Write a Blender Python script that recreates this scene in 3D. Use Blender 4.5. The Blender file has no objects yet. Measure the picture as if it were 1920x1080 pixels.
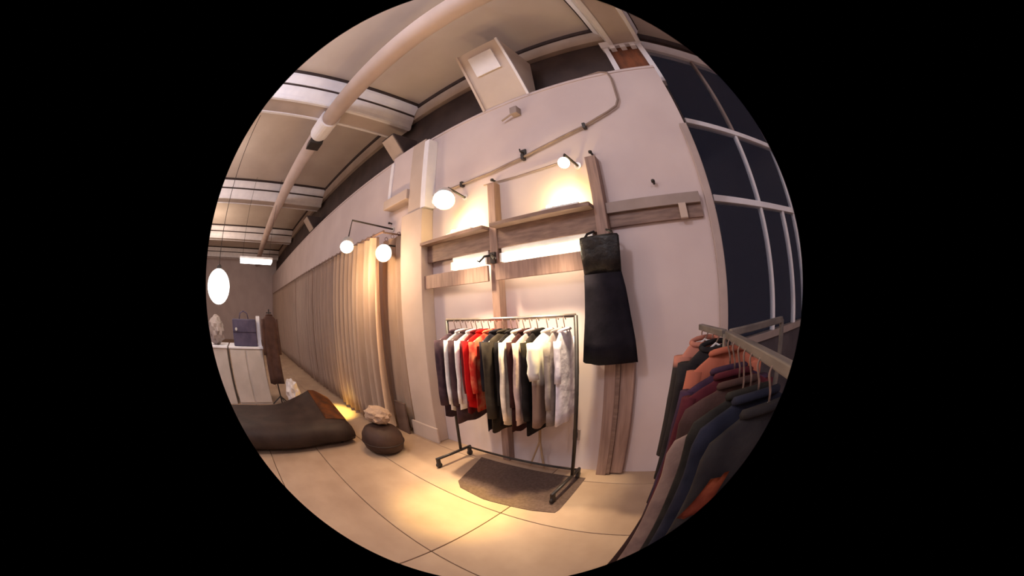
import bpy, bmesh, math, random
from mathutils import Vector, Matrix
PI = math.pi
R = math.radians
random.seed(7)
SC = bpy.context.scene
COL = SC.collection

# ------------------------------------------------------------------ camera (fisheye lens)
cd = bpy.data.cameras.new('camera')
cam = bpy.data.objects.new('camera', cd)
COL.objects.link(cam)
SC.camera = cam
cd.type = 'PANO'
cd.panorama_type = 'FISHEYE_LENS_POLYNOMIAL'
cd.sensor_fit = 'HORIZONTAL'
cd.sensor_width = 19.2
cd.sensor_height = 10.8
cd.fisheye_polynomial_k0 = 0.0
cd.fisheye_polynomial_k1 = -0.8202271 / 5.0
cd.fisheye_polynomial_k2 = 0.0
cd.fisheye_polynomial_k3 = -0.1550357 / 125.0
cd.fisheye_polynomial_k4 = 0.0
cd.fisheye_fov = R(2 * 65.1)
cd.shift_x = (960 - 946.0) / 1920
cd.shift_y = -(540 - 526.9) / 1920
cd.clip_start = 0.05
W2C = Matrix(((0.80611667, 0.58918199, -0.05514078), (0.09112831, -0.03152885, 0.99533992), (0.58469783, -0.80738499, -0.07910709)))
cam.matrix_world = Matrix.Translation((0, 0, 1.6)) @ W2C.transposed().to_4x4()

# ------------------------------------------------------------------ world, exposure, lights
w = bpy.data.worlds.new('night'); SC.world = w; w.use_nodes = True
w.node_tree.nodes['Background'].inputs[0].default_value = (0.13, 0.13, 0.22, 1)
w.node_tree.nodes['Background'].inputs[1].default_value = 0.06
SC.view_settings.view_transform = 'Standard'
SC.view_settings.look = 'None'
SC.view_settings.gamma = 1.0
SC.view_settings.exposure = -0.15
SC.view_settings.use_curve_mapping = False

def light(name, kind, loc, power, color, size=0.2, aim=None, cone=60, blend=0.5):
    l = bpy.data.lights.new(name, kind)
    l.energy = power; l.color = color
    if kind == 'AREA':
        l.shape = 'DISK'; l.size = size
    else:
        l.shadow_soft_size = size
    if kind == 'SPOT':
        l.spot_size = R(cone); l.spot_blend = blend
    o = bpy.data.objects.new(name, l); COL.objects.link(o); o.location = loc
    if aim is not None:
        o.rotation_euler = (Vector(aim) - Vector(loc)).to_track_quat('-Z', 'Y').to_euler()
    return o

COOL = (0.98, 0.96, 1.06)
WARM = (1.0, 0.66, 0.36)
YELLOW = (1.0, 0.72, 0.25)
light('unseen_fill', 'POINT', (-1.6, -1.6, 4.3), 165, COOL, 0.3)  # unseen lights added for general brightness; no fittings are built
light('unseen_fill', 'POINT', (2.0, -2.6, 4.4), 105, COOL, 0.3)
light('unseen_fill', 'POINT', (-6.2, -2.4, 4.2), 110, (1.0, 0.84, 0.76), 0.3)
light('unseen_fill', 'POINT', (-11.5, -2.4, 3.6), 170, (1.0, 0.78, 0.60), 0.3)
# display spots of the wall (their lamp heads are built further down)
light('display_spot', 'SPOT', (-0.86, 1.98, 2.62), 560, (1.0, .73, .10), 0.04, (-1.47, 1.30, 0.0), 26, 1.0)
light('display_spot', 'SPOT', (-2.2, 1.75, 2.60), 75, (1, .62, .30), 0.05, (-2.5, .8, 0.0), 80, 1.0)  # broad warm spot added to deepen the orange glow of the floor
light('display_spot', 'SPOT', (-2.22, 1.90, 2.58), 330, (1, .76, .48), 0.06, (-1.75, 1.95, 1.3), 62, 0.7)
light('display_spot', 'SPOT', (-0.86, 1.90, 2.58), 330, (1, .78, .50), 0.06, (-1.2, 1.95, 1.3), 58, 0.7)
light('display_spot', 'SPOT', (-3.62, 1.53, 2.34), 2000, (1.0, .72, .16), 0.05, (-4.62, 1.48, 0.0), 24, 0.9)
light('display_spot', 'POINT', (-2.12, 2.02, 2.68), 14, WARM, 0.08)
light('display_spot', 'POINT', (-3.30, 1.62, 2.15), 40, WARM, 0.08)
# lamps on and under the shelf
light('shelf_uplight', 'POINT', (-1.02, 2.27, 2.45), 12, YELLOW, 0.03)
light('shelf_uplight', 'POINT', (-2.12, 2.27, 2.45), 9, YELLOW, 0.03)

# ------------------------------------------------------------------ materials
def mat(name, color, rough=0.7, color2=None, scale=6.0, bump=0.0, metal=0.0, emit=None, stretch=None, spec=0.5, detail=4.0, lo=0.35, hi=0.65):
    m = bpy.data.materials.new(name); m.use_nodes = True
    nt = m.node_tree; b = nt.nodes['Principled BSDF']
    b.inputs['Base Color'].default_value = (*color, 1)
    b.inputs['Roughness'].default_value = rough
    b.inputs['Metallic'].default_value = metal
    b.inputs['Specular IOR Level'].default_value = spec
    if emit:
        b.inputs['Emission Color'].default_value = (*emit[0], 1)
        b.inputs['Emission Strength'].default_value = emit[1]
    if color2 or bump:
        tc = nt.nodes.new('ShaderNodeTexCoord'); mp = nt.nodes.new('ShaderNodeMapping')
        nz = nt.nodes.new('ShaderNodeTexNoise')
        nz.inputs['Scale'].default_value = scale; nz.inputs['Detail'].default_value = detail
        if stretch: mp.inputs['Scale'].default_value = stretch
        nt.links.new(tc.outputs['Object'], mp.inputs['Vector']); nt.links.new(mp.outputs[0], nz.inputs['Vector'])
        if color2:
            cr = nt.nodes.new('ShaderNodeValToRGB')
            cr.color_ramp.elements[0].color = (*color, 1); cr.color_ramp.elements[1].color = (*color2, 1)
            cr.color_ramp.elements[0].position = lo; cr.color_ramp.elements[1].position = hi
            nt.links.new(nz.outputs['Fac'], cr.inputs[0]); nt.links.new(cr.outputs[0], b.inputs['Base Color'])
        if bump:
            bp = nt.nodes.new('ShaderNodeBump'); bp.inputs['Strength'].default_value = bump; bp.inputs['Distance'].default_value = 0.02
            nt.links.new(nz.outputs['Fac'], bp.inputs['Height']); nt.links.new(bp.outputs[0], b.inputs['Normal'])
    return m

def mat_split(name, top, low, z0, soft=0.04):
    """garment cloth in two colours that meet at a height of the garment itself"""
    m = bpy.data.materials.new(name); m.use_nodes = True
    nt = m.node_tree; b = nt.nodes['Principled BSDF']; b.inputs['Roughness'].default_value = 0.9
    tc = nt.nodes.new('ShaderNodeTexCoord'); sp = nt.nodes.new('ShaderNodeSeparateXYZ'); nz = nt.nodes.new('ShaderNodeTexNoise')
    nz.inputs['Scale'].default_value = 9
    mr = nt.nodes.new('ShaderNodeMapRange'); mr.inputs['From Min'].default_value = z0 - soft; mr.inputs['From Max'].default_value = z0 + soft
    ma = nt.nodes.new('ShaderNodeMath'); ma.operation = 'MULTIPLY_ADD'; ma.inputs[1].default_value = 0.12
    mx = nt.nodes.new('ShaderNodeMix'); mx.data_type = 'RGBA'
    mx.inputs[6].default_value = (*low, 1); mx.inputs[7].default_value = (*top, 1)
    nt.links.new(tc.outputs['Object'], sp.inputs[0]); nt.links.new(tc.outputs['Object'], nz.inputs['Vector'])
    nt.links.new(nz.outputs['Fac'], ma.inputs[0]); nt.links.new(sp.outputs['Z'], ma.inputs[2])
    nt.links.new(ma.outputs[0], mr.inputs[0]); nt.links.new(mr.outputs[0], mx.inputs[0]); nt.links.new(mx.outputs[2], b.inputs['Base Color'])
    return m

def mat_glass(name):
    m = bpy.data.materials.new(name); m.use_nodes = True
    b = m.node_tree.nodes['Principled BSDF']
    b.inputs['Base Color'].default_value = (.9, .93, 1, 1)
    b.inputs['Roughness'].default_value = 0.06
    b.inputs['Transmission Weight'].default_value = 1.0
    b.inputs['IOR'].default_value = 1.25
    return m

M = dict(
    floor=mat('concrete floor', (.37, .25, .17), .6, (.46, .325, .225), 2.2, .15, detail=8),
    joint=mat('floor joint', (.16, .10, .06), .9),
    wall=mat('pink plaster', (.60, .50, .495), .85, (.66, .56, .55), 1.6, .06),
    ceil=mat('ceiling plaster', (.58, .49, .425), .9, (.65, .56, .49), 1.1, .05),
    white=mat('white moulding paint', (.90, .88, .92), .5, (.82, .80, .85), 5, .03),
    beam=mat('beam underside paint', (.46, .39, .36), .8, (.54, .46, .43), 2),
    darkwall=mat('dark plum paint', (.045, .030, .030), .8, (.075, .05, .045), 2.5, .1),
    darkbead=mat('dark brown bead', (.03, .018, .018), .6, (.05, .03, .03), 8),  # dark colour of the thin strips along cornice, beams and window head
    tan=mat('tan cornice paint', (.42, .33, .27), .8, (.50, .40, .33), 3),
    rust=mat('rust brown brick', (.26, .085, .035), .8, (.12, .045, .025), 9, .3, stretch=(1, 1, .35)),
    pipe=mat('painted duct', (.56, .44, .39), .55, (.64, .51, .46), 2.5, .05),
    duct=mat('painted sheet metal', (.60, .50, .44), .6, (.66, .56, .50), 2.5),
    frame=mat('dark wood frame', (.16, .095, .075), .6, (.25, .16, .125), 6, .15, stretch=(1, 6, 6)),
    post=mat('brown wood post', (.24, .15, .12), .6, (.34, .22, .18), 5, .15, stretch=(7, 7, .6)),
    column=mat('painted column', (.50, .40, .34), .8, (.57, .46, .40), 2.5, .05),
    trimgrey=mat('grey pink paint', (.40, .32, .30), .8, (.46, .37, .35), 4),
    grey=mat('grey paint', (.28, .22, .20), .7, (.34, .27, .25), 4),
    cable=mat('grey cable', (.26, .19, .165), .6, (.32, .24, .20), 9),
    black=mat('black metal', (.018, .014, .013), .45, (.03, .022, .02), 12),
    chrome=mat('steel tube', (.42, .36, .32), .35, (.30, .25, .22), 14, metal=.9),
    railwood=mat('grey weathered bar', (.085, .07, .065), .5, (.17, .14, .12), 14, .2, stretch=(1, .3, 1)),
    lamp=mat('lamp glass', (1, .95, .85), .4, emit=((1, .92, .80), 20)),
    globe=mat('opal globe glass', (1, .95, .85), .4, emit=((1, .92, .80), 6)),
    lampcool=mat('lamp diffuser', (1, .97, .92), .4, emit=((1, .94, .86), 9)),
    tube=mat('fluorescent tube glass', (1, .95, .85), .4, emit=((1, .86, .58), 22)),
    lampbody=mat('lamp housing', (.75, .72, .70), .35, (.62, .60, .58), 8, metal=.3),
    floordark=mat('dark brown patch', (.085, .050, .038), .95, (.12, .075, .058), 40, .5),
    leather=mat('dark brown leather', (.026, .015, .012), .6, (.045, .027, .021), 5, .25, spec=.3),
    lampleather=mat('leather coloured as lamplit', (.30, .09, .02), .5, (.13, .05, .025), 7, .2),
    pouf=mat('brown hide', (.065, .034, .024), .6, (.038, .02, .016), 6, .2, spec=.3),
    cloth_tan=mat('crumpled tan cloth', (.46, .33, .24), .9, (.36, .25, .18), 8, .4),
    curtain_a=mat('taupe curtain cloth', (.50, .38, .32), .95, (.57, .44, .37), 7, .2, stretch=(3, 3, .3)),
    curtain_b=mat('honey curtain cloth', (.66, .50, .39), .95, (.74, .58, .46), 7, .2, stretch=(3, 3, .3)),
    plinth=mat('pale plinth paint', (.52, .46, .42), .7, (.60, .53, .49), 4, .05),
    navy=mat('navy cloth', (.055, .043, .085), .8, (.09, .07, .12), 6, .2),
    coat=mat('dark brown coat cloth', (.055, .024, .018), .9, (.085, .04, .03), 8, .3),
    bag=mat('white plastic film', (.78, .72, .70), .35, (.66, .60, .58), 14, .5),
    blackcloth=mat('black cloth', (.008, .007, .011), .95, (.014, .012, .018), 9, .3, spec=.1),
    leatherblack=mat('black grained leather', (.007, .006, .007), .4, (.02, .016, .014), 16, .5, spec=.3),
    blockbrown=mat('dark brown block', (.11, .065, .05), .8, (.16, .10, .075), 6, .2),
    stick=mat('tan wood', (.42, .28, .17), .6, (.34, .22, .13), 9),
    glass=mat_glass('night window glass'),
    hanger=mat('white plastic hanger', (.80, .77, .76), .4, (.70, .67, .66), 9),
    facade=mat('dark painted panel', (.05, .04, .05), .7, (.08, .065, .075), 4),
)

# ------------------------------------------------------------------ mesh helpers
def nb(): return bmesh.new()

def box(bm, x0, x1, y0, y1, z0, z1):
    vs = [bm.verts.new((x, y, z)) for x in (x0, x1) for y in (y0, y1) for z in (z0, z1)]
    for f in ((0, 1, 3, 2), (4, 6, 7, 5), (0, 4, 5, 1), (2, 3, 7, 6), (0, 2, 6, 4), (1, 5, 7, 3)):
        bm.faces.new([vs[i] for i in f])
    return bm

def prism(bm, prof, axis, a, b):
    """closed 2D profile extruded between a and b along an axis"""
    def P(p, t):
        return {'x': (t, p[0], p[1]), 'y': (p[0], t, p[1]), 'z': (p[0], p[1], t)}[axis]
    A = [bm.verts.new(P(p, a)) for p in prof]; B = [bm.verts.new(P(p, b)) for p in prof]
    n = len(prof)
    bm.faces.new(A[::-1]); bm.faces.new(B)
    for i in range(n):
        bm.faces.new((A[i], A[(i + 1) % n], B[(i + 1) % n], B[i]))
    return bm

def tube(bm, pts, r, n=10, caps=True):
    pts = [Vector(p) for p in pts]
    rs = r if isinstance(r, (list, tuple)) else [r] * len(pts)
    rings = []; prev = None
    for i, p in enumerate(pts):
        d = (pts[min(i + 1, len(pts) - 1)] - pts[max(i - 1, 0)]).normalized()
        if prev is None:
            u = d.orthogonal().normalized()
        else:
            u = (prev - d * prev.dot(d)).normalized()
        prev = u; v = d.cross(u)
        rings.append([bm.verts.new(p + (u * math.cos(2 * PI * k / n) + v * math.sin(2 * PI * k / n)) * rs[i]) for k in range(n)])
    for a, b in zip(rings, rings[1:]):
        for k in range(n):
            bm.faces.new((a[k], a[(k + 1) % n], b[(k + 1) % n], b[k]))
    if caps:
        bm.faces.new(rings[0][::-1]); bm.faces.new(rings[-1])
    return bm

def lathe(bm, prof, n=24, cx=0, cy=0):
    rings = []
    for r, z in prof:
        rings.append([bm.verts.new((cx + r * math.cos(2 * PI * k / n), cy + r * math.sin(2 * PI * k / n), z)) for k in range(n)])
    for a, b in zip(rings, rings[1:]):
        for k in range(n):
            bm.faces.new((a[k], a[(k + 1) % n], b[(k + 1) % n], b[k]))
    bm.faces.new(rings[0][::-1]); bm.faces.new(rings[-1])
    return bm

def mesh_obj(name, bm, m, smooth=False, bevel=0.0):
    if bevel:
        bmesh.ops.bevel(bm, geom=[e for e in bm.edges], offset=bevel, segments=2, affect='EDGES', profile=0.6)
    bmesh.ops.recalc_face_normals(bm, faces=bm.faces)
    me = bpy.data.meshes.new(name); bm.to_mesh(me); bm.free()
    me.materials.append(m)
    if smooth:
        for p in me.polygons: p.use_smooth = True
    o = bpy.data.objects.new(name, me); COL.objects.link(o)
    return o

def part(name, bm, m, parent, smooth=False, bevel=0.0, label=None, local=False):
    """a part; its mesh is given in world coordinates unless local"""
    if not local and parent is not None:
        q = parent; off = Vector((0, 0, 0))
        while q is not None:
            off += q.location; q = q.parent
        bmesh.ops.translate(bm, verts=bm.verts, vec=-off)
    o = mesh_obj(name, bm, m, smooth, bevel)
    o.parent = parent
    if label: o['label'] = label
    return o

def thing(name, label, cat, loc=(0, 0, 0), group=None, rotz=0.0):
    o = bpy.data.objects.new(name, None); COL.objects.link(o)
    o.empty_display_size = 0.1
    o.location = loc; o.rotation_euler = (0, 0, rotz)
    o['label'] = label; o['category'] = cat
    if group: o['group'] = group
    return o

def single(name, bm, m, label, cat, loc=(0, 0, 0), group=None, smooth=False, bevel=0.0):
    """a thing that is one mesh; mesh in world coordinates, origin moved to loc"""
    bmesh.ops.translate(bm, verts=bm.verts, vec=-Vector(loc))
    o = mesh_obj(name, bm, m, smooth, bevel); o.location = loc
    o['label'] = label; o['category'] = cat
    if group: o['group'] = group
    return o

def struct(name, bm, m, bevel=0.0, smooth=False):
    o = mesh_obj(name, bm, m, smooth, bevel); o['kind'] = 'structure'
    return o

def struct_empty(name, loc=(0, 0, 0)):
    o = bpy.data.objects.new(name, None); COL.objects.link(o); o.location = loc; o['kind'] = 'structure'
    return o

# ------------------------------------------------------------------ room shell
XA, XB, YA, YB, ZC = -19.2, 4.9, -4.7, 5.2, 5.25
WY, OY = 2.38, 2.70                 # display wall, old wall behind it

fl = struct('floor', box(nb(), XA, XB, YA, YB, -0.2, -0.025), M['joint'])
xs = [-19.17 + 3.0 * k for k in range(9)]
ys = [-4.6 + 0.75 * k for k in range(13)]
slab_mesh = None
for i in range(8):
    for j in range(12):
        if slab_mesh is None:
            b = box(nb(), 0.004, 2.996, 0.004, 0.746, -0.025, 0.0)
            bmesh.ops.bevel(b, geom=[e for e in b.edges], offset=0.003, segments=1, affect='EDGES')
            o = mesh_obj('slab', b, M['floor']); slab_mesh = o.data
        else:
            o = bpy.data.objects.new('slab', slab_mesh); COL.objects.link(o)
        o.parent = fl; o.location = (xs[i], ys[j], 0)

struct('ceiling', prism(nb(), [(XA, YA), (XB, YA), (XB, 4.99), (.3, 2.86), (XA, 2.86)], 'z', ZC, ZC + 0.2), M['ceil'])
struct('wall_back', box(nb(), XA, 0.33, WY, WY + 0.10, 0, 3.92), M['wall'])
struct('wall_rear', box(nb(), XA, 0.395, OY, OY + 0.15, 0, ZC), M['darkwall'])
struct('wall_left', box(nb(), XA - 0.2, XA, YA, YB, 0, ZC), M['wall'])
struct('wall_front', box(nb(), XA, XB, YA - 0.2, YA, 0, ZC), M['wall'])
struct('wall_right', box(nb(), XB, XB + 0.2, YA, YB, 0, ZC), M['wall'])
# cornice along the old wall
t1 = struct('trim_1', box(nb(), XA, 0.395, OY - 0.09, OY, 4.90, 5.17), M['tan'])
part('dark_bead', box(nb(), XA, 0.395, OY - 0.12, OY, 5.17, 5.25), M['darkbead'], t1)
# plastered cap of the display wall
struct('trim_2', box(nb(), XA, 0.335, WY - 0.012, WY + 0.11, 3.89, 3.925), M['wall'])

def ceiling_beam(n, x0, ya, yb):
    """moulded beam across the room; x0 is its right edge at the ceiling"""
    t = struct_empty('trim_%d' % n, (x0 - 0.37, ya, ZC))
    c = x0 - 0.37
    b = nb()
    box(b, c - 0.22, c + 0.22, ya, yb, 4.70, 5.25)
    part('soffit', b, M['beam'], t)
    for s in (1, -1):
        X = lambda d: c + s * d
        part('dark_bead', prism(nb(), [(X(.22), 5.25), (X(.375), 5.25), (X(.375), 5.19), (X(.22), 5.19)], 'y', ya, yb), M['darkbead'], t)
        part('upper_cove', prism(nb(), [(X(.22), 5.19), (X(.355), 5.19), (X(.345), 5.14), (X(.295), 5.06), (X(.285), 5.0), (X(.22), 5.0)], 'y', ya, yb), M['white'], t)
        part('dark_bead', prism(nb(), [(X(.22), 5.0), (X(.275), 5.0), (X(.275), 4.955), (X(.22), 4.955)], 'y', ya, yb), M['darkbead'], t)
        part('lower_cove', prism(nb(), [(X(.22), 4.955), (X(.275), 4.955), (X(.262), 4.86), (X(.235), 4.78), (X(.235), 4.70), (X(.22), 4.70)], 'y', ya, yb), M['white'], t)
        part('edge_strip', box(nb(), min(X(.17), X(.225)), max(X(.17), X(.225)), ya, yb, 4.685, 4.70), M['white'], t)
ceiling_beam(3, 0.56, YA, 2.72)
ceiling_beam(4, -3.55, YA, OY - 0.1)
ceiling_beam(5, -8.15, YA, OY - 0.1)
ceiling_beam(6, -13.0, YA, OY - 0.1)
ceiling_beam(7, -17.6, YA, OY - 0.1)

# brick pier between old wall and shop window
pier = struct_empty('trim_8', (0.12, OY, 3.9))
part('brick_panel', box(nb(), -0.09, 0.33, OY - 0.06, OY, 3.85, 4.72), M['rust'], pier)
part('white_stile', box(nb(), -0.16, -0.09, OY - 0.10, OY, 3.85, 4.72), M['white'], pier)
part('white_stile', box(nb(), 0.33, 0.41, OY - 0.10, OY, 3.85, 4.72), M['white'], pier)
part('white_rail', box(nb(), -0.18, 0.43, OY - 0.12, OY, 4.66, 4.80), M['white'], pier)
for k in range(3):
    part('dentil', box(nb(), -0.06 + k * .15, 0.02 + k * .15, OY - 0.15, OY - .06, 4.58, 4.66), M['white'], pier, bevel=0.008)

# ------------------------------------------------------------------ shop window (angled front)
FD = Vector((0.907, 0.42, 0)).normalized(); FN = Vector((-FD.y, FD.x, 0))
F0 = Vector((0.53, 2.93, 0))
def fbox(bm, u0, u1, v0, v1, z0, z1):
    b = nb(); box(b, u0, u1, v0, v1, z0, z1)
    mt = Matrix(((FD.x, FN.x, 0, F0.x), (FD.y, FN.y, 0, F0.y), (0, 0, 1, 0), (0, 0, 0, 1)))
    b.transform(mt); me = bpy.data.meshes.new('t'); b.to_mesh(me); b.free(); bm.from_mesh(me); bpy.data.meshes.remove(me)
    return bm
UE = 4.7
sill = struct('wall_window', fbox(nb(), -0.2, UE, 0.0, 0.12, 0, 1.02), M['facade'])
win = struct_empty('window_1', (F0.x, F0.y, 1.02))
part('head', fbox(nb(), -0.2, UE, -0.05, 0.10, 4.80, 5.02), M['white'], win, bevel=.006)
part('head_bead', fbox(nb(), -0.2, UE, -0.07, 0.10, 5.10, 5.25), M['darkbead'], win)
part('head_panel', fbox(nb(), -0.2, UE, 0.0, 0.10, 5.02, 5.10), M['tan'], win)
part('jamb', fbox(nb(), -0.2, -0.13, -0.02, 0.10, 1.02, 4.80), M['grey'], win)
part('bottom_rail', fbox(nb(), -0.2, UE, -0.03, 0.10, 1.02, 1.10), M['grey'], win, bevel=.005)
TZ = (1.10, 2.47, 3.40, 4.80)
for z in (2.47, 3.40):
    part('transom', fbox(nb(), -0.13, UE, -0.045, 0.06, z - .035, z + .035), M['white'], win, bevel=.008)
ML = (-0.13, 0.72, 1.62, 2.5, 3.4, 4.3, UE)
for u in ML[1:-1]:
    for k in range(3):
        part('mullion', fbox(nb(), u - .022, u + .022, -0.03, 0.05, TZ[k] + .035 * (k > 0), TZ[k + 1] - .035 * (k < 2)), M['white'] if k < 2 else M['grey'], win, bevel=.006)
part('door_stile', fbox(nb(), 1.25, 1.30, -0.03, 0.05, 1.10, 2.435), M['white'], win, bevel=.006)
for a, b_ in zip(ML, ML[1:]):
    for k in range(3):
        part('pane', fbox(nb(), a + .02, b_ - .02, 0.0, 0.008, TZ[k] + .03, TZ[k + 1] - .03), M['glass'], win)

# ------------------------------------------------------------------ duct pipe under the ceiling
pd = thing('ceiling_duct', 'long round plaster-coloured duct pipe running under the ceiling beams', 'duct', (-8, 0.96, 4.6))
part('pipe', tube(nb(), [(3.5, .96, 4.6), (-3.9, .96, 4.6)], .172, 24), M['pipe'], pd, smooth=True)
part('pipe', tube(nb(), [(-4.3, .96, 4.6), (-19.1, .96, 4.6)], .165, 24), M['pipe'], pd, smooth=True)
b = tube(nb(), [(-3.86, .96, 4.6), (-4.35, .96, 4.6)], .205, 24)
part('coupling', b, M['white'], pd, smooth=False, label='white sleeve joining two lengths of pipe')
part('damper_box', box(nb(), -4.62, -4.36, .82, 1.10, 4.36, 4.5), M['black'], pd, bevel=.01, label='small black box under the pipe joint')
for x in (-1.2, -6.4, -10.6, -15):
    part('hanger_strap', tube(nb(), [(x, .96, 4.75), (x, .96, 5.25)], .012, 6), M['grey'], pd)

# ------------------------------------------------------------------ sloped boxes on top of the display wall
def wedge(name, label, cat, x0, x1, y1, z0, z1, m, panel=None):
    t = thing(name, label, cat, ((x0 + x1) / 2, WY, z0))
    part('housing', prism(nb(), [(WY, z0), (OY - .13, z0), (OY - .13, z1), (y1, z1)], 'x', x0, x1), m, t, bevel=.012)
    e = Vector((0, y1 - WY, z1 - z0)); n = Vector((0, -e.z, e.y)).normalized()
    def fr(a, c, th, x0=x0, x1=x1):
        b = nb()
        (xa, sa), (xb, sb) = a, c
        vs = []
        for d in (0.0, th):
            for (u, s) in ((xa, sa), (xb, sa), (xb, sb), (xa, sb)):
                p = Vector((x0 + u * (x1 - x0), WY, z0)) + e * s + n * d
                vs.append(b.verts.new(p))
        for f in ((0, 1, 2, 3), (7, 6, 5, 4), (0, 4, 5, 1), (1, 5, 6, 2), (2, 6, 7, 3), (3, 7, 4, 0)):
            b.faces.new([vs[i] for i in f])
        return b
    if panel:
        ap = part('access_panel', fr((.22, .52), (.78, .86), .03), M['white'], t)
        part('side_lip', fr((-.02, 0), (.03, 1), .03), M['duct'], t)
        part('side_lip', fr((.97, 0), (1.02, 1), .03), M['white'], t)
    else:
        part('front_grille', fr((.06, .06), (.94, .94), .02), M['tan'], t)
    return t
wedge('air_duct_box', 'large sloped pale metal air box standing on the wall top under the ceiling', 'air duct', -1.87, -1.24, 1.82, 3.925, 4.74, M['duct'], True)
wedge('wall_speaker', 'small tan box tilted down above the stepped pilaster', 'speaker', -3.72, -3.40, 2.05, 3.93, 4.26, M['darkwall'])
wedge('wall_speaker', 'farther small tan box tilted down on the wall top under the second beam', 'speaker', -8.5, -8.05, 2.05, 3.93, 4.3, M['darkwall'])

# ------------------------------------------------------------------ pilaster and fittings on the display wall
pil = thing('wall_pilaster', 'pale stepped pilaster on the wall left of the clothes rack', 'pilaster', (-2.9, 2.38, 0))
part('shaft', box(nb(), -3.12, -2.70, 2.20, WY, 0, 2.80), M['column'], pil, bevel=.012)
part('plinth_block', box(nb(), -3.16, -2.66, 2.17, 2.20, 0, .22), M['column'], pil, bevel=.008)
part('upper_panel', box(nb(), -3.04, -2.77, 2.24, WY, 2.80, 3.86), M['column'], pil, bevel=.01)
part('side_panel', box(nb(), -3.58, -3.05, 2.28, WY, 3.17, 3.90), M['wall'], pil, bevel=.01)
part('ledge', box(nb(), -3.62, -3.04, 2.20, WY, 3.03, 3.17), M['column'], pil, bevel=.01)
part('edge_strip', box(nb(), -3.60, -3.53, 2.255, 2.28, 3.18, 3.80), M['white'], pil, bevel=.006)
part('corner_strip', box(nb(), -2.765, -2.675, 2.22, WY, 2.81, 3.80), M['white'], pil, bevel=.008, label='bright white vertical strip on the right edge')

# timber frame on the wall (two posts, shelf beam)
fr = thing('timber_frame', 'brown timber frame of two posts and a shelf beam on the wall behind the rack', 'wall frame', (-1.25, 2.38, 0))
for x0, x1 in ((-1.80, -1.715), (-.755, -.655)):
    part('post', box(nb(), x0, x1, 2.285, WY, 0, 2.82), M['post'], fr, bevel=.006)
for x0, x1 in ((-2.70, -1.80), (-1.715, -.755)):
    part('shelf_board', box(nb(), x0, x1, 2.18, WY, 2.335, 2.37), M['frame'], fr, bevel=.004)
    part('fascia', box(nb(), x0, x1, 2.295, 2.33, 2.15, 2.335), M['frame'], fr, bevel=.004)
part('light_board', box(nb(), -1.715, -.755, 2.24, 2.265, 1.86, 2.005), M['post'], fr, bevel=.004)
part('light_board', box(nb(), -2.70, -1.80, 2.24, 2.265, 1.86, 2.005), M['post'], fr, bevel=.004)
part('side_rail', box(nb(), -.655, .21, 2.31, WY, 2.285, 2.375), M['grey'], fr, bevel=.004, label='grey upper rail right of the posts')
part('side_rail', box(nb(), -.655, .21, 2.345, WY, 2.175, 2.285), M['frame'], fr, bevel=.004)
part('bracket', box(nb(), -.01, .06, 2.30, 2.345, 2.17, 2.29), M['column'], fr, bevel=.004)
struct('trim_9', box(nb(), .262, .345, 2.33, WY + .11, 0, 3.05), M['trimgrey'], bevel=.01)
lp = thing('wall_panel', 'low brown boxed panel on the wall below the black dress', 'panel', (-.6, 2.38, 0))
part('board', box(nb(), -.655, -.50, 2.31, WY, 0.02, 1.12), M['post'], lp, bevel=.006)
part('batten', box(nb(), -.655, -.62, 2.29, 2.31, 0.02, 1.12), M['frame'], lp)

# tubes under the shelf, up-lights on it
def shelf_tube(x0, x1, label):
    t = thing('tube_light', label, 'light', ((x0 + x1) / 2, 2.33, 2.10))
    bt = part('batten', box(nb(), x0, x1, 2.30, WY, 2.10, 2.15), M['lampbody'], t, bevel=.004)
    part('tube', tube(nb(), [(x0 + .02, 2.31, 2.065), (x1 - .02, 2.31, 2.065)], .034, 12), M['tube'], t, smooth=True)
    for x in (x0, x1 - .02):
        part('socket', box(nb(), x, x + .02, 2.27, 2.36, 2.02, 2.10), M['lampbody'], bt)
shelf_tube(-1.68, -.80, 'glowing tube light under the shelf right of the middle post')
shelf_tube(-2.30, -1.83, 'glowing tube light under the shelf left of the middle post')
def uplight(x, label):
    t = thing('shelf_lamp', label, 'lamp', (x, 2.26, 2.37))
    bs = part('base', box(nb(), x - .17, x + .17, 2.20, 2.32, 2.37, 2.39), M['lampbody'], t, bevel=.004)
    for k in range(4):
        part('bulb', lathe(nb(), [(.012, 2.39), (.022, 2.395), (.026, 2.41), (.02, 2.425), (.004, 2.43)], 10, x - .12 + .08 * k, 2.255), M['lampcool'], bs, smooth=True)
uplight(-1.02, 'row of small warm bulbs on the shelf top by the right post')
uplight(-2.12, 'row of small warm bulbs on the shelf top by the pilaster')

# conduit, lamps and little fittings
cb = thing('wall_cable', 'thick grey cable looping up the plaster wall to its top corner', 'cable', (-.28, 2.36, 3.4))
part('run', tube(nb(), [(-2.72, 2.35, 2.97), (-2.2, 2.35, 2.965), (-1.8, 2.35, 2.975), (-1.40, 2.35, 3.03), (-1.05, 2.35, 3.11), (-.70, 2.35, 3.20), (-.42, 2.35, 3.31), (-.31, 2.35, 3.37), (-.265, 2.35, 3.45), (-.25, 2.35, 3.6), (-.235, 2.35, 3.78), (-.25, 2.36, 3.90), (-.34, 2.37, 3.945), (-.55, 2.4, 3.945)], .013, 8), M['cable'], cb, smooth=True)
part('wire', tube(nb(), [(-1.9, 2.36, 2.86), (-1.5, 2.36, 2.84), (-1.2, 2.36, 2.85), (-.92, 2.36, 2.87)], .007, 6), M['cable'], cb, smooth=True)
for x, z in ((-1.40, 3.03), (-2.2, 2.965), (-.70, 3.20)):
    part('clip', box(nb(), x - .015, x + .015, 2.33, WY, z - .03, z + .03), M['black'], cb)
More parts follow.
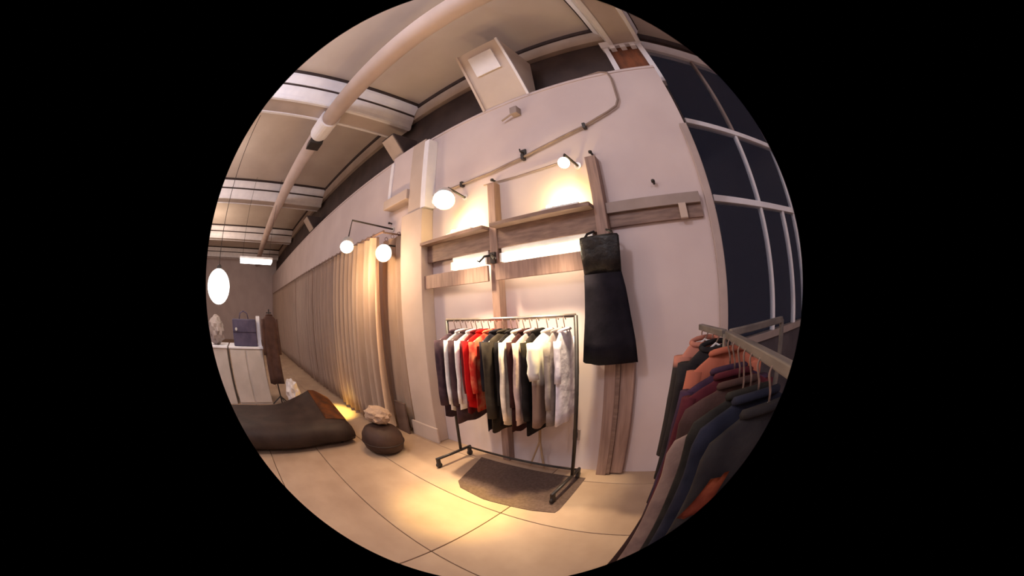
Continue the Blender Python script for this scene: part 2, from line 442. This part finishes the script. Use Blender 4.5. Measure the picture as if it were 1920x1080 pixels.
t = thing('post_hook', 'black double hook on the middle timber post just under the shelf', 'hook', (-1.757, 2.285, 2.06))
part('plate', box(nb(), -1.785, -1.73, 2.26, 2.285, 2.02, 2.12), M['black'], t, bevel=.003)
for sx in (-1, 1):
    part('prong', tube(nb(), [(-1.757, 2.26, 2.09), (-1.757 + sx * .04, 2.20, 2.08), (-1.757 + sx * .085, 2.18, 2.035), (-1.757 + sx * .10, 2.17, 2.05)], .011, 8), M['black'], t, smooth=True)
t = thing('wall_hook', 'small black hook on the wall above the cable', 'hook', (-1.40, 2.36, 3.08))
part('plate', box(nb(), -1.43, -1.37, 2.36, WY, 3.06, 3.13), M['black'], t, bevel=.004)
part('prong', tube(nb(), [(-1.40, 2.36, 3.09), (-1.40, 2.31, 3.08), (-1.40, 2.30, 3.11)], .008, 6), M['black'], t)
t = thing('wall_sensor', 'small grey sensor box high on the wall under the air box', 'sensor', (-1.42, 2.36, 3.66))
part('housing', box(nb(), -1.47, -1.38, 2.29, WY, 3.62, 3.73), M['grey'], t, bevel=.01)
part('arm', tube(nb(), [(-1.47, 2.32, 3.64), (-1.60, 2.33, 3.60)], .014, 6), M['grey'], t)
for x, z, l in ((-.70, 2.88, 'small black peg above the right timber post'), (-.19, 2.505, 'small dark screw hook on bare wall right of the timber frame'), (-1.77, 2.87, 'small dark peg above the middle timber post'), (-3.62, 2.86, 'small dark peg on the wall left of the pilaster')):
    t = thing('wall_peg', l, 'peg', (x, WY, z))
    part('stem', tube(nb(), [(x, WY, z), (x, WY - .05, z + .005)], .012, 8), M['black'], t)
    part('knob', lathe(nb(), [(.004, z - .015), (.018, z - .008), (.018, z + .012), (.004, z + .02)], 10, x, WY - .05), M['black'], t, smooth=True)
def spot(loc, aim, label, r=.06, wall=True, m='lamp', up=.10):
    """lamp head on a short arm from the wall"""
    loc = Vector(loc); d = (Vector(aim) - loc).normalized()
    t = thing('spot_lamp', label, 'lamp', loc)
    back = loc - d * .16
    hd = part('head', tube(nb(), [back, loc - d * .12, loc - d * .02, loc], [r * .45, r * .8, r, r * 1.05], 20, caps=True), M['lampbody'], t, smooth=True)
    part('lens', tube(nb(), [loc, loc + d * .012], [r * .96, r * .9], 20), M[m], hd)
    if wall:
        part('arm', tube(nb(), [loc - d * .10, loc - d * .13 + Vector((0, .05, up * .9)), Vector((loc.x, WY - .03, loc.z + up)), Vector((loc.x, WY, loc.z + up))], .012, 8), M['black'], t)
        part('wall_plate', tube(nb(), [(loc.x, WY - .015, loc.z + up), (loc.x, WY, loc.z + up)], .035, 14), M['lampbody'], t)
spot((-.86, 2.06, 2.69), (-.55, 1.35, 2.2), 'small round spot lamp glowing white above the right half of the shelf', .05)
spot((-2.17, 2.05, 2.70), (-1.8, 1.62, 2.1), 'large blazing flood lamp beside the white strip of the pilaster', .115)
spot((-3.57, 1.60, 2.445), (-3.2, 1.38, 1.95), 'blazing flood lamp above the curtains left of the pilaster', .10, up=.32)
spot((-3.25, 2.02, 2.34), (-2.8, 1.55, 2.15), 'blazing lamp tucked between the pilaster and the curtains', .11)

# wall socket behind rack
t = thing('wall_socket', 'small grey wall socket low on the wall behind the rack', 'socket', (-1.02, WY, .42))
part('plate', box(nb(), -1.055, -.985, 2.365, WY, .36, .48), M['grey'], t, bevel=.004)
part('outlet', box(nb(), -1.035, -1.005, 2.358, 2.365, .39, .45), M['black'], t)

# ------------------------------------------------------------------ curtains left of the pilaster
rod = thing('curtain_rod', 'dark curtain rod along the wall left of the pilaster', 'rod', (-8, 1.98, 2.6))
part('rail', tube(nb(), [(-3.2, 1.98, 2.6), (-15.5, 1.98, 2.6)], .016, 8), M['frame'], rod)
for x in (-3.25, -7, -11, -15):
    part('bracket', tube(nb(), [(x, 1.98, 2.6), (x, WY, 2.6)], .012, 8), M['frame'], rod)
def curtain(x0, x1, m, label, seed, amp=.05, folds=6, yc=1.98):
    rnd = random.Random(seed); n = folds * 10; b = nb(); rows = []
    ph = [rnd.uniform(-.6, .6) for _ in range(folds + 2)]; am = [rnd.uniform(.5, 1.3) * amp for _ in range(folds + 2)]
    zs = (2.575, 2.45, 2.0, 1.3, .7, .3, .06)
    for z in zs:
        f = (2.6 - z) / 2.6; row = []
        for i in range(n + 1):
            u = i / n; k = u * folds; j = int(k); q = k - j
            a = am[j] * (1 - q) + am[j + 1] * q; p_ = ph[j] * (1 - q) + ph[j + 1] * q
            y = yc - a * (.55 + .6 * f) * math.sin(2 * PI * k + p_ + .4 * f) - .02 * f
            row.append(b.verts.new((x0 + (x1 - x0) * u, y, z)))
        rows.append(row)
    for r0, r1 in zip(rows, rows[1:]):
        for i in range(n): b.faces.new((r0[i], r0[i + 1], r1[i + 1], r1[i]))
    bmesh.ops.solidify(b, geom=list(b.faces), thickness=.008)
    t = thing('curtain', label, 'curtain', ((x0 + x1) / 2, yc, .05), 'curtains along the wall')
    part('drape', b, M[m], t, smooth=True)
    for k in range(folds):
        x = x0 + (x1 - x0) * (k + .5) / folds
        part('ring', tube(nb(), [(x + .0, yc + .026 * math.cos(a * PI / 4), 2.6 + .026 * math.sin(a * PI / 4)) for a in range(9)], .004, 5, caps=False), M['frame'], t)
curtain(-3.62, -3.14, 'curtain_b', 'narrow pale curtain strip tight against the pilaster', 8, .035, 3, 2.24)
curtain(-4.05, -3.38, 'curtain_b', 'honey coloured curtain in front of the narrow pale strip', 1, .11, 4)
curtain(-4.95, -4.10, 'curtain_b', 'second curtain from the pilaster, honey coloured behind the round pouf', 2, .09, 5)
curtain(-6.5, -5.0, 'curtain_a', 'third curtain from the pilaster, taupe with shallow folds', 3, .045, 7)
curtain(-8.6, -6.55, 'curtain_a', 'fourth curtain from the pilaster, taupe behind the crumpled white bag', 4, .045, 8)
curtain(-11.4, -8.65, 'curtain_a', 'fifth curtain from the pilaster, taupe and farther off', 5, .05, 9)
curtain(-15.3, -11.45, 'curtain_a', 'last taupe curtain at the far end of the wall', 6, .05, 11)
single('dark_block', box(nb(), -3.42, -3.17, 2.10, 2.13, 0, .46), M['blockbrown'], 'dark brown upright block on the floor against the pilaster side', 'board', (-3.3, 2.11, 0), bevel=.008)  # dark brown upright block beside the pilaster foot

# ------------------------------------------------------------------ garments
def sleeve_bm(b, s, x, z0, ln, r0, r1, rnd, out=.05):
    pts = []; rs = []
    for i in range(6):
        u = i / 5
        pts.append((s * (x - .02 + out * math.sin(u * 1.5)), rnd.uniform(-.006, .006) - .015 * u, z0 - ln * u)); rs.append(r0 + (r1 - r0) * u + rnd.uniform(-.003, .003))
    tube(b, pts, rs, 10)

def body_bm(L, hw, th, seed, neck=.07, hem=1.0, n=30, waist=.97, top=-.085, drop=.085):
    rnd = random.Random(seed); b = nb()
    prof = [(neck, top), (neck + .02, top - .012), ((neck + hw) * .5, top - drop * .42), (hw * .93, top - drop * .8), (hw, top - drop - .03), (hw * .985, top - drop - .12)]
    z = top - drop - .12
    for k in range(1, 7):
        u = k / 6
        prof.append((hw * (1 + (waist - 1) * math.sin(u * PI) + (hem - 1) * u), z + (-L - z) * u))
    p1, p2, a1 = rnd.uniform(0, 6), rnd.uniform(0, 6), rnd.uniform(.12, .3)
    rings = []
    for i, (h, zz) in enumerate(prof):
        u = min(1, max(0, (i - 3) / 8)); ring = []
        t_ = th * (.42 + .58 * min(1, i / 4))
        for k in range(n):
            a = 2 * PI * k / n; c, s = math.cos(a), math.sin(a)
            x = h * math.copysign(abs(c) ** .75, c)
            y = t_ * math.copysign(abs(s) ** .8, s) * (1 + a1 * u * math.sin(5 * a + p1) + .6 * a1 * u * math.sin(9 * a + p2)) + .012 * u * math.sin(3 * a + p2)
            ring.append(b.verts.new((x, y, zz + .010 * u * math.sin(4 * a + p1))))
        rings.append(ring)
    for r0, r1 in zip(rings, rings[1:]):
        for k in range(n): b.faces.new((r0[k], r0[(k + 1) % n], r1[(k + 1) % n], r1[k]))
    b.faces.new(rings[0][::-1]); b.faces.new(rings[-1])
    return b

def garment(name, label, cat, loc, rotz, m, L, hw=.215, th=.032, seed=0, sleeves=.5, group=None, hem=1.0, sm=None, collar=True, tag=None, drop=.085, waist=.97, hk=0.0):
    t = thing(name, label, cat, loc, group, rotz)
    rnd = random.Random(seed + 50)
    bd = part('body', body_bm(L, hw, th, seed, hem=hem, drop=drop, waist=waist, top=-.085 + hk), m, t, smooth=True, local=True)
    if sleeves:
        for s in (1, -1):
            b = nb(); sleeve_bm(b, s, hw, -.085 + hk - drop * .75, sleeves, min(.05, th * 1.25), min(.036, th), rnd, .03)
            part('sleeve', b, sm or m, t, smooth=True, local=True)
    if collar:
        b = tube(nb(), [(.075 * math.cos(a * PI / 6), .03 * math.sin(a * PI / 6), -.083 + hk - .012 * math.sin(a * PI / 6)) for a in range(12)] + [(.075, 0, -.083 + hk)], .012, 6)
        part('collar', b, sm or m, bd, smooth=True, local=True)
    if tag: tag(t)
    return t

hang_mesh = None
def hanger(loc, rotz, label, group, m='hanger', hw=.2, hk=0.0):
    t = thing('clothes_hanger', label, 'hanger', loc, group, rotz)
    b = tube(nb(), [(.018 * math.cos(a), 0, -.003 + .018 * math.sin(a)) for a in [R(-20 + 20 * k) for k in range(12)]] + [(-.004, 0, -.045 + hk * .4), (0, 0, -.075 + hk)], .0035, 6)
    part('hook', b, M['frame'], t, smooth=True, local=True)
    b = tube(nb(), [(-hw * .86, 0, -.150 + hk), (-hw * .45, 0, -.112 + hk), (0, 0, -.076 + hk), (hw * .45, 0, -.112 + hk), (hw * .86, 0, -.150 + hk)], .006, 8)
    part('shoulder_bar', b, M[m], t, smooth=True, local=True)
    return t

C = {}
def cl(key, c, c2=None, **k):
    C[key] = mat('cloth ' + key, c, .92, c2 or tuple(min(1, v * 1.5 + .01) for v in c), 11, .35, spec=.2, **k)
    return C[key]
cl('plum', (.030, .017, .027), (.075, .042, .055)); cl('white', (.74, .70, .68)); cl('mauve', (.060, .032, .040), (.10, .058, .06))
cl('cream', (.66, .58, .48)); cl('maroon', (.12, .010, .012)); cl('red', (.42, .003, .004), (.50, .006, .006)); cl('coral', (.55, .035, .022), (.72, .30, .15), lo=.4, hi=.75)
cl('ink', (.010, .008, .013)); cl('olive', (.026, .019, .013), (.045, .034, .023)); cl('black', (.006, .004, .004)); cl('wine', (.028, .006, .006))
cl('pinkgrey', (.40, .30, .28)); cl('lavender', (.62, .58, .64)); cl('grey', (.26, .22, .21))
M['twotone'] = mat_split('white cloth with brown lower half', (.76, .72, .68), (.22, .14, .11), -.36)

# rolling rack
ra, rb = Vector((-2.17, 2.055, 0)), Vector((-.895, 2.055, 0))
RAILZ = 1.53
rd = (rb - ra).normalized(); rp = Vector((-rd.y, rd.x, 0)); rang = math.atan2(rd.y, rd.x)
rk = thing('clothes_rack', 'black rolling clothes rack full of shirts and jackets on the floor by the dark patch', 'clothes rack', ra)
for p, nm in ((ra, 'upright'), (rb, 'upright')):
    part(nm, tube(nb(), [p + Vector((0, 0, .12)), p + Vector((0, 0, RAILZ))], .016, 12), M['black'], rk, smooth=True)
    ft = part('foot_bar', tube(nb(), [p - rp * .36 + Vector((0, 0, .12)), p + rp * .15 + Vector((0, 0, .12))], .016, 10), M['black'], rk, smooth=True)
    for s in (-.34, .13):
        q = p + rp * s
        cs = part('caster', box(nb(), q.x - .015, q.x + .015, q.y - .018, q.y + .018, .05, .125), M['black'], ft)
for p in (ra, rb):
    wz = .035 if p is ra else .042
    for s in (-.34, .13):
        q = p + rp * s
        part('wheel', tube(nb(), [q + Vector((-.012, 0, wz)), q + Vector((.012, 0, wz))], .035, 14), M['black'], rk, smooth=True)
part('rail', tube(nb(), [ra + Vector((0, 0, RAILZ)), rb + Vector((0, 0, RAILZ))], .014, 12), M['chrome'], rk, smooth=True)
part('lower_bar', tube(nb(), [ra + Vector((0, 0, .12)) + rp * .12, rb + Vector((0, 0, .12)) + rp * .12], .012, 10), M['black'], rk, smooth=True)

G1 = 'clothes hung on the rolling rack'
row = [
    ('jacket', 'dark plum jacket at the left end of the rolling rack', 'plum', .88, .235, .045, .60),
    ('shirt', 'first white shirt from the left end of the rolling rack', 'white', .80, .225, .022, .58),
    ('jacket', 'mauve brown jacket between two white shirts on the rolling rack', 'mauve', .92, .22, .034, .58),
    ('shirt', 'white shirt just left of the red clothes on the rolling rack', 'white', .76, .225, .022, .55),
    ('shirt', 'dark maroon shirt just left of the bright red shirt', 'maroon', .80, .20, .022, .45),
    ('shirt', 'bright red shirt on the rolling rack', 'red', .72, .23, .034, .50),
    ('shirt', 'coral shirt with pale streaks beside the bright red shirt', 'coral', .74, .24, .030, .42),
    ('shirt', 'long ink coloured shirt hanging lower than the red shirts', 'ink', .93, .20, .026, .40),
    ('coat', 'wide olive brown coat in the middle of the rolling rack', 'olive', .92, .235, .044, .62),
    ('shirt', 'black shirt just right of the olive coat', 'black', .84, .22, .024, .5),
    ('shirt', 'narrow cream shirt right of the olive coat', 'cream', .82, .24, .022, .62),
    ('shirt', 'wine black shirt between the cream and the pink grey shirts', 'wine', .88, .215, .028, .5),
    ('shirt', 'pink grey shirt on the right half of the rolling rack', 'pinkgrey', .80, .235, .024, .60),
    ('jacket', 'long black jacket right of the pink grey shirt', 'black', .90, .215, .028, .60),
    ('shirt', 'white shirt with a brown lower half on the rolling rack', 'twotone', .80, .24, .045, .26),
    ('jacket', 'narrow grey jacket beside the white and brown shirt on the rolling rack', 'grey', .80, .19, .024, .5),
    ('shirt', 'pale lavender shirt at the right end of the rolling rack', 'lavender', .80, .15, .026, .3),
]
n = len(row)
Lr = (rb - ra).length
kth = (Lr - .12) / sum(2.7 * g[5] for g in row); pos = .06
for i, (nm, lab, key, L, hw, th, sl) in enumerate(row):
    th *= kth
    p = ra + rd * (pos + th * 1.35) + Vector((0, 0, RAILZ - .018)); pos += th * 2.7
    rz = rang + PI / 2
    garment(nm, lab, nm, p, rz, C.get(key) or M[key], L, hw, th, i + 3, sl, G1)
    hanger(p, rz, 'white hanger inside the ' + lab.replace(' on the rolling rack', '').replace(' of the rolling rack', ' of the rack'), 'hangers on the rolling rack', hw=hw)

# long black dress on the right timber post
t = thing('black_dress', 'long black dress with a leather top hung against the wall right of the rack', 'dress', (-.70, 2.20, 1.1))
b = nb(); prof = [(-.30, .17, 2.10), (-.30, .18, 2.06), (-.25, .165, 1.92), (-.22, .155, 1.84)]
def loft(secs, th, n=28, amp=.0, seed=0, cx=0, cy=0):
    b = nb(); rnd = random.Random(seed); p = rnd.uniform(0, 6); rings = []
    for i, (xc, hw, z) in enumerate(secs):
        u = i / max(1, len(secs) - 1); ring = []
        for k in range(n):
            a = 2 * PI * k / n; c, s = math.cos(a), math.sin(a)
            ring.append(b.verts.new((cx + xc + hw * math.copysign(abs(c) ** .7, c), cy + th * s * (1 + amp * u * math.sin(5 * a + p)), z + .012 * u * math.sin(3 * a + p) * (amp > 0))))
        rings.append(ring)
    for r0, r1 in zip(rings, rings[1:]):
        for k in range(n): b.faces.new((r0[k], r0[(k + 1) % n], r1[(k + 1) % n], r1[k]))
    b.faces.new(rings[0][::-1]); b.faces.new(rings[-1])
    return b
part('bodice', loft([(-.715, .155, 2.09), (-.715, .165, 2.07), (-.715, .16, 1.95), (-.71, .15, 1.80)], .035, amp=.2, seed=3, cy=2.19), M['leatherblack'], t, smooth=True)
part('skirt', loft([(-.71, .152, 1.81), (-.70, .165, 1.70), (-.69, .185, 1.5), (-.68, .21, 1.32), (-.672, .225, 1.16)], .042, amp=.35, seed=5, cy=2.185), M['blackcloth'], t, smooth=True)
for s in (-1, 1):
    part('strap', tube(nb(), [(-.715 + s * .12, 2.19, 2.08), (-.715 + s * .10, 2.215, 2.12), (-.71 + s * .05, 2.24, 2.14)], .010, 6), M['leatherblack'], t)

# slim stand behind the rack
t = thing('tripod_stand', 'slim tan tripod stand on the floor behind the rolling rack', 'stand', (-1.36, 2.30, 0))
part('pole', tube(nb(), [(-1.36, 2.30, .30), (-1.36, 2.30, 1.0)], .014, 8), M['stick'], t)
for dx, dy in ((-.10, -.02), (.08, -.05), (.0, .06)):
    part('leg', tube(nb(), [(-1.36, 2.30, .34), (-1.36 + dx, 2.30 + dy, 0.01)], .010, 8), M['stick'], t)

# flat dark brown patch on the floor
b = nb(); pts = [(-2.02, 2.20), (-1.82, 1.62), (-1.72, 1.54), (-1.42, 1.50), (-.98, 1.545), (-.80, 1.585), (-.79, 1.64), (-.82, 2.20)]
prism(b, pts, 'z', 0.0005, .007)
t = thing('floor_patch', 'flat dark brown patch on the floor in front of the rolling rack', 'mat', (-1.35, 1.8, 0))
part('dark_patch', b, M['floordark'], t)

# ------------------------------------------------------------------ low bench and pouf
t = thing('low_bench', 'long low dark brown leather bench on the floor at left', 'bench', (-3.75, .35, 0))
b = nb(); sec = []
ny = 22
for j in range(ny + 1):
    u = j / ny; y = -1.1 + u * 2.40
    zr = .33 + .21 * (max(0, (u - .58) / .30) ** 1.5 if u < .88 else 1 - (u - .88) / .12 * .45)      # the end by the wall is raised to a corner
    zf = .34 - .06 * max(0, (u - .75) / .25)
    pr = [(-3.27, .05), (-3.20, .12), (-3.20, zf - .10), (-3.27, zf - .02), (-3.45, zf + .005), (-3.75, zf * .55 + zr * .45), (-4.05, zr * .85 + zf * .15), (-4.22, zr), (-4.27, zr - .04), (-4.27, .10), (-4.2, .05)]
    e = 1 - .10 * max(0, abs(u - .5) * 2 - .85) / .15
    sec.append([b.verts.new((-3.75 + (x + 3.75) * e + .012 * math.sin(9 * u + 3 * x), y, z * (1 if z < .2 else e) + .006 * math.sin(14 * u + 5 * x))) for x, z in pr])
for r0, r1 in zip(sec, sec[1:]):
    for k in range(len(r0)): b.faces.new((r0[k], r0[(k + 1) % len(r0)], r1[(k + 1) % len(r0)], r1[k]))
b.faces.new(sec[0][::-1]); b.faces.new(sec[-1])
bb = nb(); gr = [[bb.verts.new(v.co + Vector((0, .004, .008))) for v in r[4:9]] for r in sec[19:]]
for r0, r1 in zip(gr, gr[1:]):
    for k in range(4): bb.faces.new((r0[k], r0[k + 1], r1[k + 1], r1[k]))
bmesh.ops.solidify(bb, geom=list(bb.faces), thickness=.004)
part('lamplit_end', bb, M['lampleather'], t, smooth=True, label='leather coloured as lamplit on the sloping end')  # orange colour puts warm lamplight onto the bench slope
part('seat', b, M['leather'], t, smooth=True)
for x, y in ((-3.4, -.9), (-3.4, 1.1), (-4.1, -.9), (-4.1, 1.1)):
    part('leg', lathe(nb(), [(.03, 0), (.035, .03), (.03, .06)], 12, x, y), M['black'], t)
t = thing('round_pouf', 'round brown hide pouf on the floor beside the low bench', 'pouf', (-2.92, 1.52, 0))
part('cushion', lathe(nb(), [(.05, 0), (.17, .01), (.24, .06), (.265, .15), (.25, .24), (.20, .31), (.12, .345), (.03, .35)], 28, -2.92, 1.52), M['pouf'], t, smooth=True)
part('seam', lathe(nb(), [(.262, .142), (.271, .147), (.271, .155), (.262, .16)], 28, -2.92, 1.52), M['leather'], t, smooth=True)

def crumple(cx, cy, z0, rx, ry, h, seed, n=3, amp=.3):
    b = nb(); bmesh.ops.create_icosphere(b, subdivisions=n, radius=1)
    rnd = random.Random(seed); dirs = [(Vector((rnd.uniform(-1, 1), rnd.uniform(-1, 1), rnd.uniform(-1, 1))).normalized(), rnd.uniform(4, 9), rnd.uniform(0, 6)) for _ in range(7)]
    for v in b.verts:
        k = 1 + amp * sum(abs(math.sin(f * v.co.dot(d) + p)) - .6 for d, f, p in dirs) / 3
        c = v.co * k
        v.co = Vector((cx + c.x * rx, cy + c.y * ry, max(z0, z0 + h * .5 + c.z * h * .5)))
    return b
single('crumpled_cloth', crumple(-2.98, 1.56, .345, .17, .15, .22, 4), M['cloth_tan'], 'crumpled tan cloth lying on top of the round pouf', 'cloth', (-2.98, 1.56, .345))

# ------------------------------------------------------------------ counter group at the far left
t = thing('display_plinth', 'pale boxy plinth under the navy bag at far left', 'plinth', (-5.65, -.15, 0))
part('carcass', box(nb(), -6.0, -5.36, -.50, .34, 0, 1.0), M['plinth'], t, bevel=.008)
for y0, y1 in ((-.50, -.10), (-.08, .34)):
    part('front_panel', box(nb(), -5.36, -5.335, y0 + .01, y1 - .01, .04, .97), M['plinth'], t, bevel=.006)
part('top', box(nb(), -6.02, -5.33, -.52, .36, 1.0, 1.035), M['white'], t, bevel=.006)
t = thing('display_plinth', 'pale plinth at the extreme left edge with a grey bundle on it', 'plinth', (-5.65, -1.0, 0))
part('carcass', box(nb(), -6.0, -5.36, -1.5, -.58, 0, 1.0), M['plinth'], t, bevel=.008)
part('top', box(nb(), -6.02, -5.33, -1.52, -.56, 1.0, 1.035), M['white'], t, bevel=.006)
single('grey_bundle', crumple(-5.6, -.85, 1.036, .2, .22, .5, 9), M['grey'], 'crumpled grey bundle on the plinth at the extreme left edge', 'bundle', (-5.6, -.85, 1.036))
t = thing('navy_bag', 'square navy bag with a white button standing on the pale plinth', 'bag', (-5.55, -.06, 1.036))
part('body', box(nb(), -5.72, -5.40, -.36, .24, 1.036, 1.50), M['navy'], t, bevel=.02)
fp = part('flap', box(nb(), -5.41, -5.385, -.355, .235, 1.28, 1.49), M['navy'], t, bevel=.008)
b = tube(nb(), [(-5.385, -.27, 1.33), (-5.36, -.27, 1.33)], .028, 14)
part('button', b, M['lampbody'], fp, label='round white button')
part('handle', tube(nb(), [(-5.55, -.18, 1.49), (-5.55, -.15, 1.6), (-5.55, -.06, 1.64), (-5.55, .03, 1.6), (-5.55, .06, 1.49)], .012, 8), M['navy'], t, smooth=True)
t = thing('white_card', 'narrow white upright card beside the navy bag', 'card', (-5.45, .29, 1.036))
part('sheet', box(nb(), -5.46, -5.445, .25, .34, 1.04, 1.56), M['white'], t)
part('foot', box(nb(), -5.50, -5.40, .25, .34, 1.036, 1.046), M['white'], t)
t = thing('coat_stand', 'dark slim coat stand beside the pale plinth', 'coat stand', (-5.3, .56, 0))
part('pole', tube(nb(), [(-5.3, .56, .02), (-5.3, .56, 1.68)], .016, 10), M['black'], t)
for k in range(3):
    a = 2 * PI * k / 3 + .4
    part('leg', tube(nb(), [(-5.3, .56, .16), (-5.3 + .22 * math.cos(a), .56 + .22 * math.sin(a), .012)], .012, 8), M['black'], t)
part('peg', tube(nb(), [(-5.3, .50, 1.62), (-5.3, .62, 1.62)], .010, 8), M['black'], t)
garment('dark_coat', 'dark brown coat hanging from the coat stand at far left', 'coat', (-5.26, .56, 1.66), PI / 2 + .1, M['coat'], 1.25, .17, .06, 31, .6)
single('white_bag', crumple(-5.05, .84, .001, .17, .15, .50, 12, amp=.4), M['bag'], 'crumpled white plastic bag on the floor by the coat stand', 'bag', (-5.05, .84, 0))

# far lights
t = thing('globe_lamp', 'big glowing white globe lamp hanging at the far left edge', 'lamp', (-5.0, -.66, 2.0))
b = nb(); bmesh.ops.create_uvsphere(b, u_segments=24, v_segments=14, radius=.28); bmesh.ops.translate(b, verts=b.verts, vec=(-5.0, -.66, 2.0))
part('globe', b, M['globe'], t, smooth=True)
part('cord', tube(nb(), [(-5.0, -.66, 2.27), (-5.0, -.66, 5.25)], .008, 6), M['black'], t)
part('cap', lathe(nb(), [(.06, 2.26), (.06, 2.32), (.02, 2.35)], 14, -5.0, -.66), M['black'], t)
t = thing('strip_light', 'flat glowing ceiling-hung strip light over the far floor', 'light', (-8, .37, 2.8))
part('housing', box(nb(), -8.2, -7.8, -.25, .95, 2.94, 3.01), M['lampbody'], t, bevel=.006)
part('diffuser', box(nb(), -8.18, -7.78, -.23, .93, 2.88, 2.94), M['lampcool'], t)
for y in (-.15, .85):
    part('cord', tube(nb(), [(-8.0, y, 3.01), (-8.0, y, 5.25)], .006, 6), M['black'], t)

# ------------------------------------------------------------------ near rack at right
JZ = 1.45
J = Vector((.15, 1.065, 0)); E1 = Vector((.240, .44, 0)); E2 = Vector((.50, 1.20, 0)); E3 = Vector((.045, 1.40, 0))
t = thing('garment_rail', 'grey rail stand crowded with dark coats close at right', 'clothes rack', J)
part('post', tube(nb(), [J + Vector((0, 0, .04)), J + Vector((0, 0, JZ))], .016, 12), M['railwood'], t, smooth=True)
def bar(a, b_, wd=.022, h=.035, z=JZ):
    d = (b_ - a).normalized(); p = Vector((-d.y, d.x, 0)); bm = nb(); vs = []
    for q in (a, b_):
        for sx, sz in ((-1, -1), (1, -1), (1, 1), (-1, 1)):
            vs.append(bm.verts.new(q + p * wd * sx + Vector((0, 0, z + h * sz))))
    for f in ((0, 1, 2, 3), (7, 6, 5, 4), (0, 4, 5, 1), (1, 5, 6, 2), (2, 6, 7, 3), (3, 7, 4, 0)): bm.faces.new([vs[i] for i in f])
    return bm
for e in (E1, E2, E3):
    part('arm', bar(J + (e - J).normalized() * .02, e, .013, .013), M['railwood'], t, bevel=.004)
part('upright', tube(nb(), [E2 + Vector((0, 0, .05)), E2 + Vector((0, 0, JZ))], .014, 10), M['railwood'], t)
for k in range(4):
    a = k * PI / 2 + .5
    part('leg', tube(nb(), [J + Vector((0, 0, .06)), J + Vector((.3 * math.cos(a), .3 * math.sin(a), .02))], .016, 8), M['railwood'], t)
part('leg', tube(nb(), [E2 + Vector((0, 0, .06)), E2 + Vector((.1, .12, .015))], .014, 8), M['railwood'], t)
part('leg', tube(nb(), [E2 + Vector((0, 0, .06)), E2 + Vector((.1, -.12, .015))], .014, 8), M['railwood'], t)

cl('char', (.011, .009, .011), (.022, .019, .02)); cl('rustblack', (.02, .014, .013)); cl('purple', (.03, .014, .032), (.055, .026, .052))
cl('wine2', (.06, .008, .014), (.085, .014, .02)); cl('moss', (.014, .012, .011), (.025, .022, .019)); cl('navy', (.009, .010, .020), (.018, .019, .034))
cl('rust', (.34, .085, .04), (.20, .04, .022)); cl('beige', (.24, .165, .14), (.16, .105, .095)); cl('slate', (.05, .045, .05), (.10, .085, .09))
cl('brown', (.05, .026, .022), (.075, .04, .035))
M['rustpatch'] = mat_split('black cloth with rust lower half', (.02, .016, .02), (.34, .10, .05), -.62, .03)
M['rusttop'] = mat_split('black cloth with rust yoke', (.42, .16, .11), (.014, .010, .010), -.06, .02)
M['rustlow'] = mat_split('rust cloth fading to maroon', (.36, .10, .055), (.07, .010, .013), -.32, .10)
G2 = 'coats crowding the near rail'
d1 = (E1 - J).normalized(); a1 = math.atan2(d1.y, d1.x) + PI / 2
def near(f, nm, lab, m, L, hw, th, sl, seed, hem=1.1, dz=0, rot=0, drop=.065, e=E1, hk=.045, sm=None):
    p = J + (e - J) * f + Vector((0, 0, JZ - .018))
    rz = (a1 if e is E1 else math.atan2((E3 - J).y, (E3 - J).x) + PI / 2) + rot
    g = garment(nm, lab, nm, p, rz, m, L, hw, th, seed, sl, G2, hem, drop=drop, hk=hk + dz, sm=sm)
    hanger(p, rz, 'white hanger inside the ' + lab.replace(' on the near rail', '').replace(' of the near rail', ''), 'hangers on the near rail', hw=hw, hk=hk + dz)
    return g
near(.80, 'jacket', 'black jacket with a rust yoke at the far end of the near rail', M['rusttop'], .95, .135, .04, .5, 61, 1.15, e=E3)
near(.35, 'coat', 'charcoal coat just behind the rust shirt on the near rail', C['char'], .95, .15, .04, .55, 62, 1.25, e=E3)
near(.06, 'shirt', 'rust shirt fading to maroon on the near rail', M['rustlow'], .85, .16, .028, .40, 63)
near(.15, 'coat', 'dark purple coat hanging long on the near rail', C['purple'], 1.05, .19, .024, .6, 64, 1.2, dz=-.05)
near(.26, 'coat', 'wine red coat third along the arm of the near rail', C['wine2'], 1.02, .19, .024, .55, 65, 1.2, dz=-.05)
near(.37, 'coat', 'dark brown coat halfway along the near rail', C['brown'], 1.08, .20, .024, .0, 66, 1.5, dz=-.06)
near(.47, 'dress', 'long beige dress low among the dark coats', C['beige'], 1.05, .225, .022, .0, 67, 1.2, dz=-.13)
near(.57, 'coat', 'moss black coat in front of the beige dress', C['moss'], 1.0, .185, .022, .0, 71, 1.1, dz=-.05)
near(.68, 'coat', 'navy coat near the front end of the near rail', C['navy'], 1.0, .175, .024, .0, 68, 1.15, dz=-.04)
fc = near(.82, 'coat', 'black sleeveless coat with a rust patch at the front of the near rail', C['char'], 1.0, .16, .034, .0, 69, 1.15, dz=-.04)
b = nb(); rnd = random.Random(5); g = []
for i in range(7):
    row_ = []
    for j in range(5):
        u, v = i / 6 * 2 - 1, j / 4 * 2 - 1
        row_.append(b.verts.new((-.118 + .028 * v * (1 - .3 * u) + .014 * u, -.052 - .004 * math.sin(5 * v + 2 * u) + .012 * (v < 0) * v * v, -.255 + .06 * u + .01 * v)))
    g.append(row_)
for r0, r1 in zip(g, g[1:]):
    for j in range(4): b.faces.new((r0[j], r0[j + 1], r1[j + 1], r1[j]))
bmesh.ops.solidify(b, geom=list(b.faces), thickness=.006)
part('patch', b, C['rust'], fc, smooth=True, local=True, label='rust coloured cloth patch')
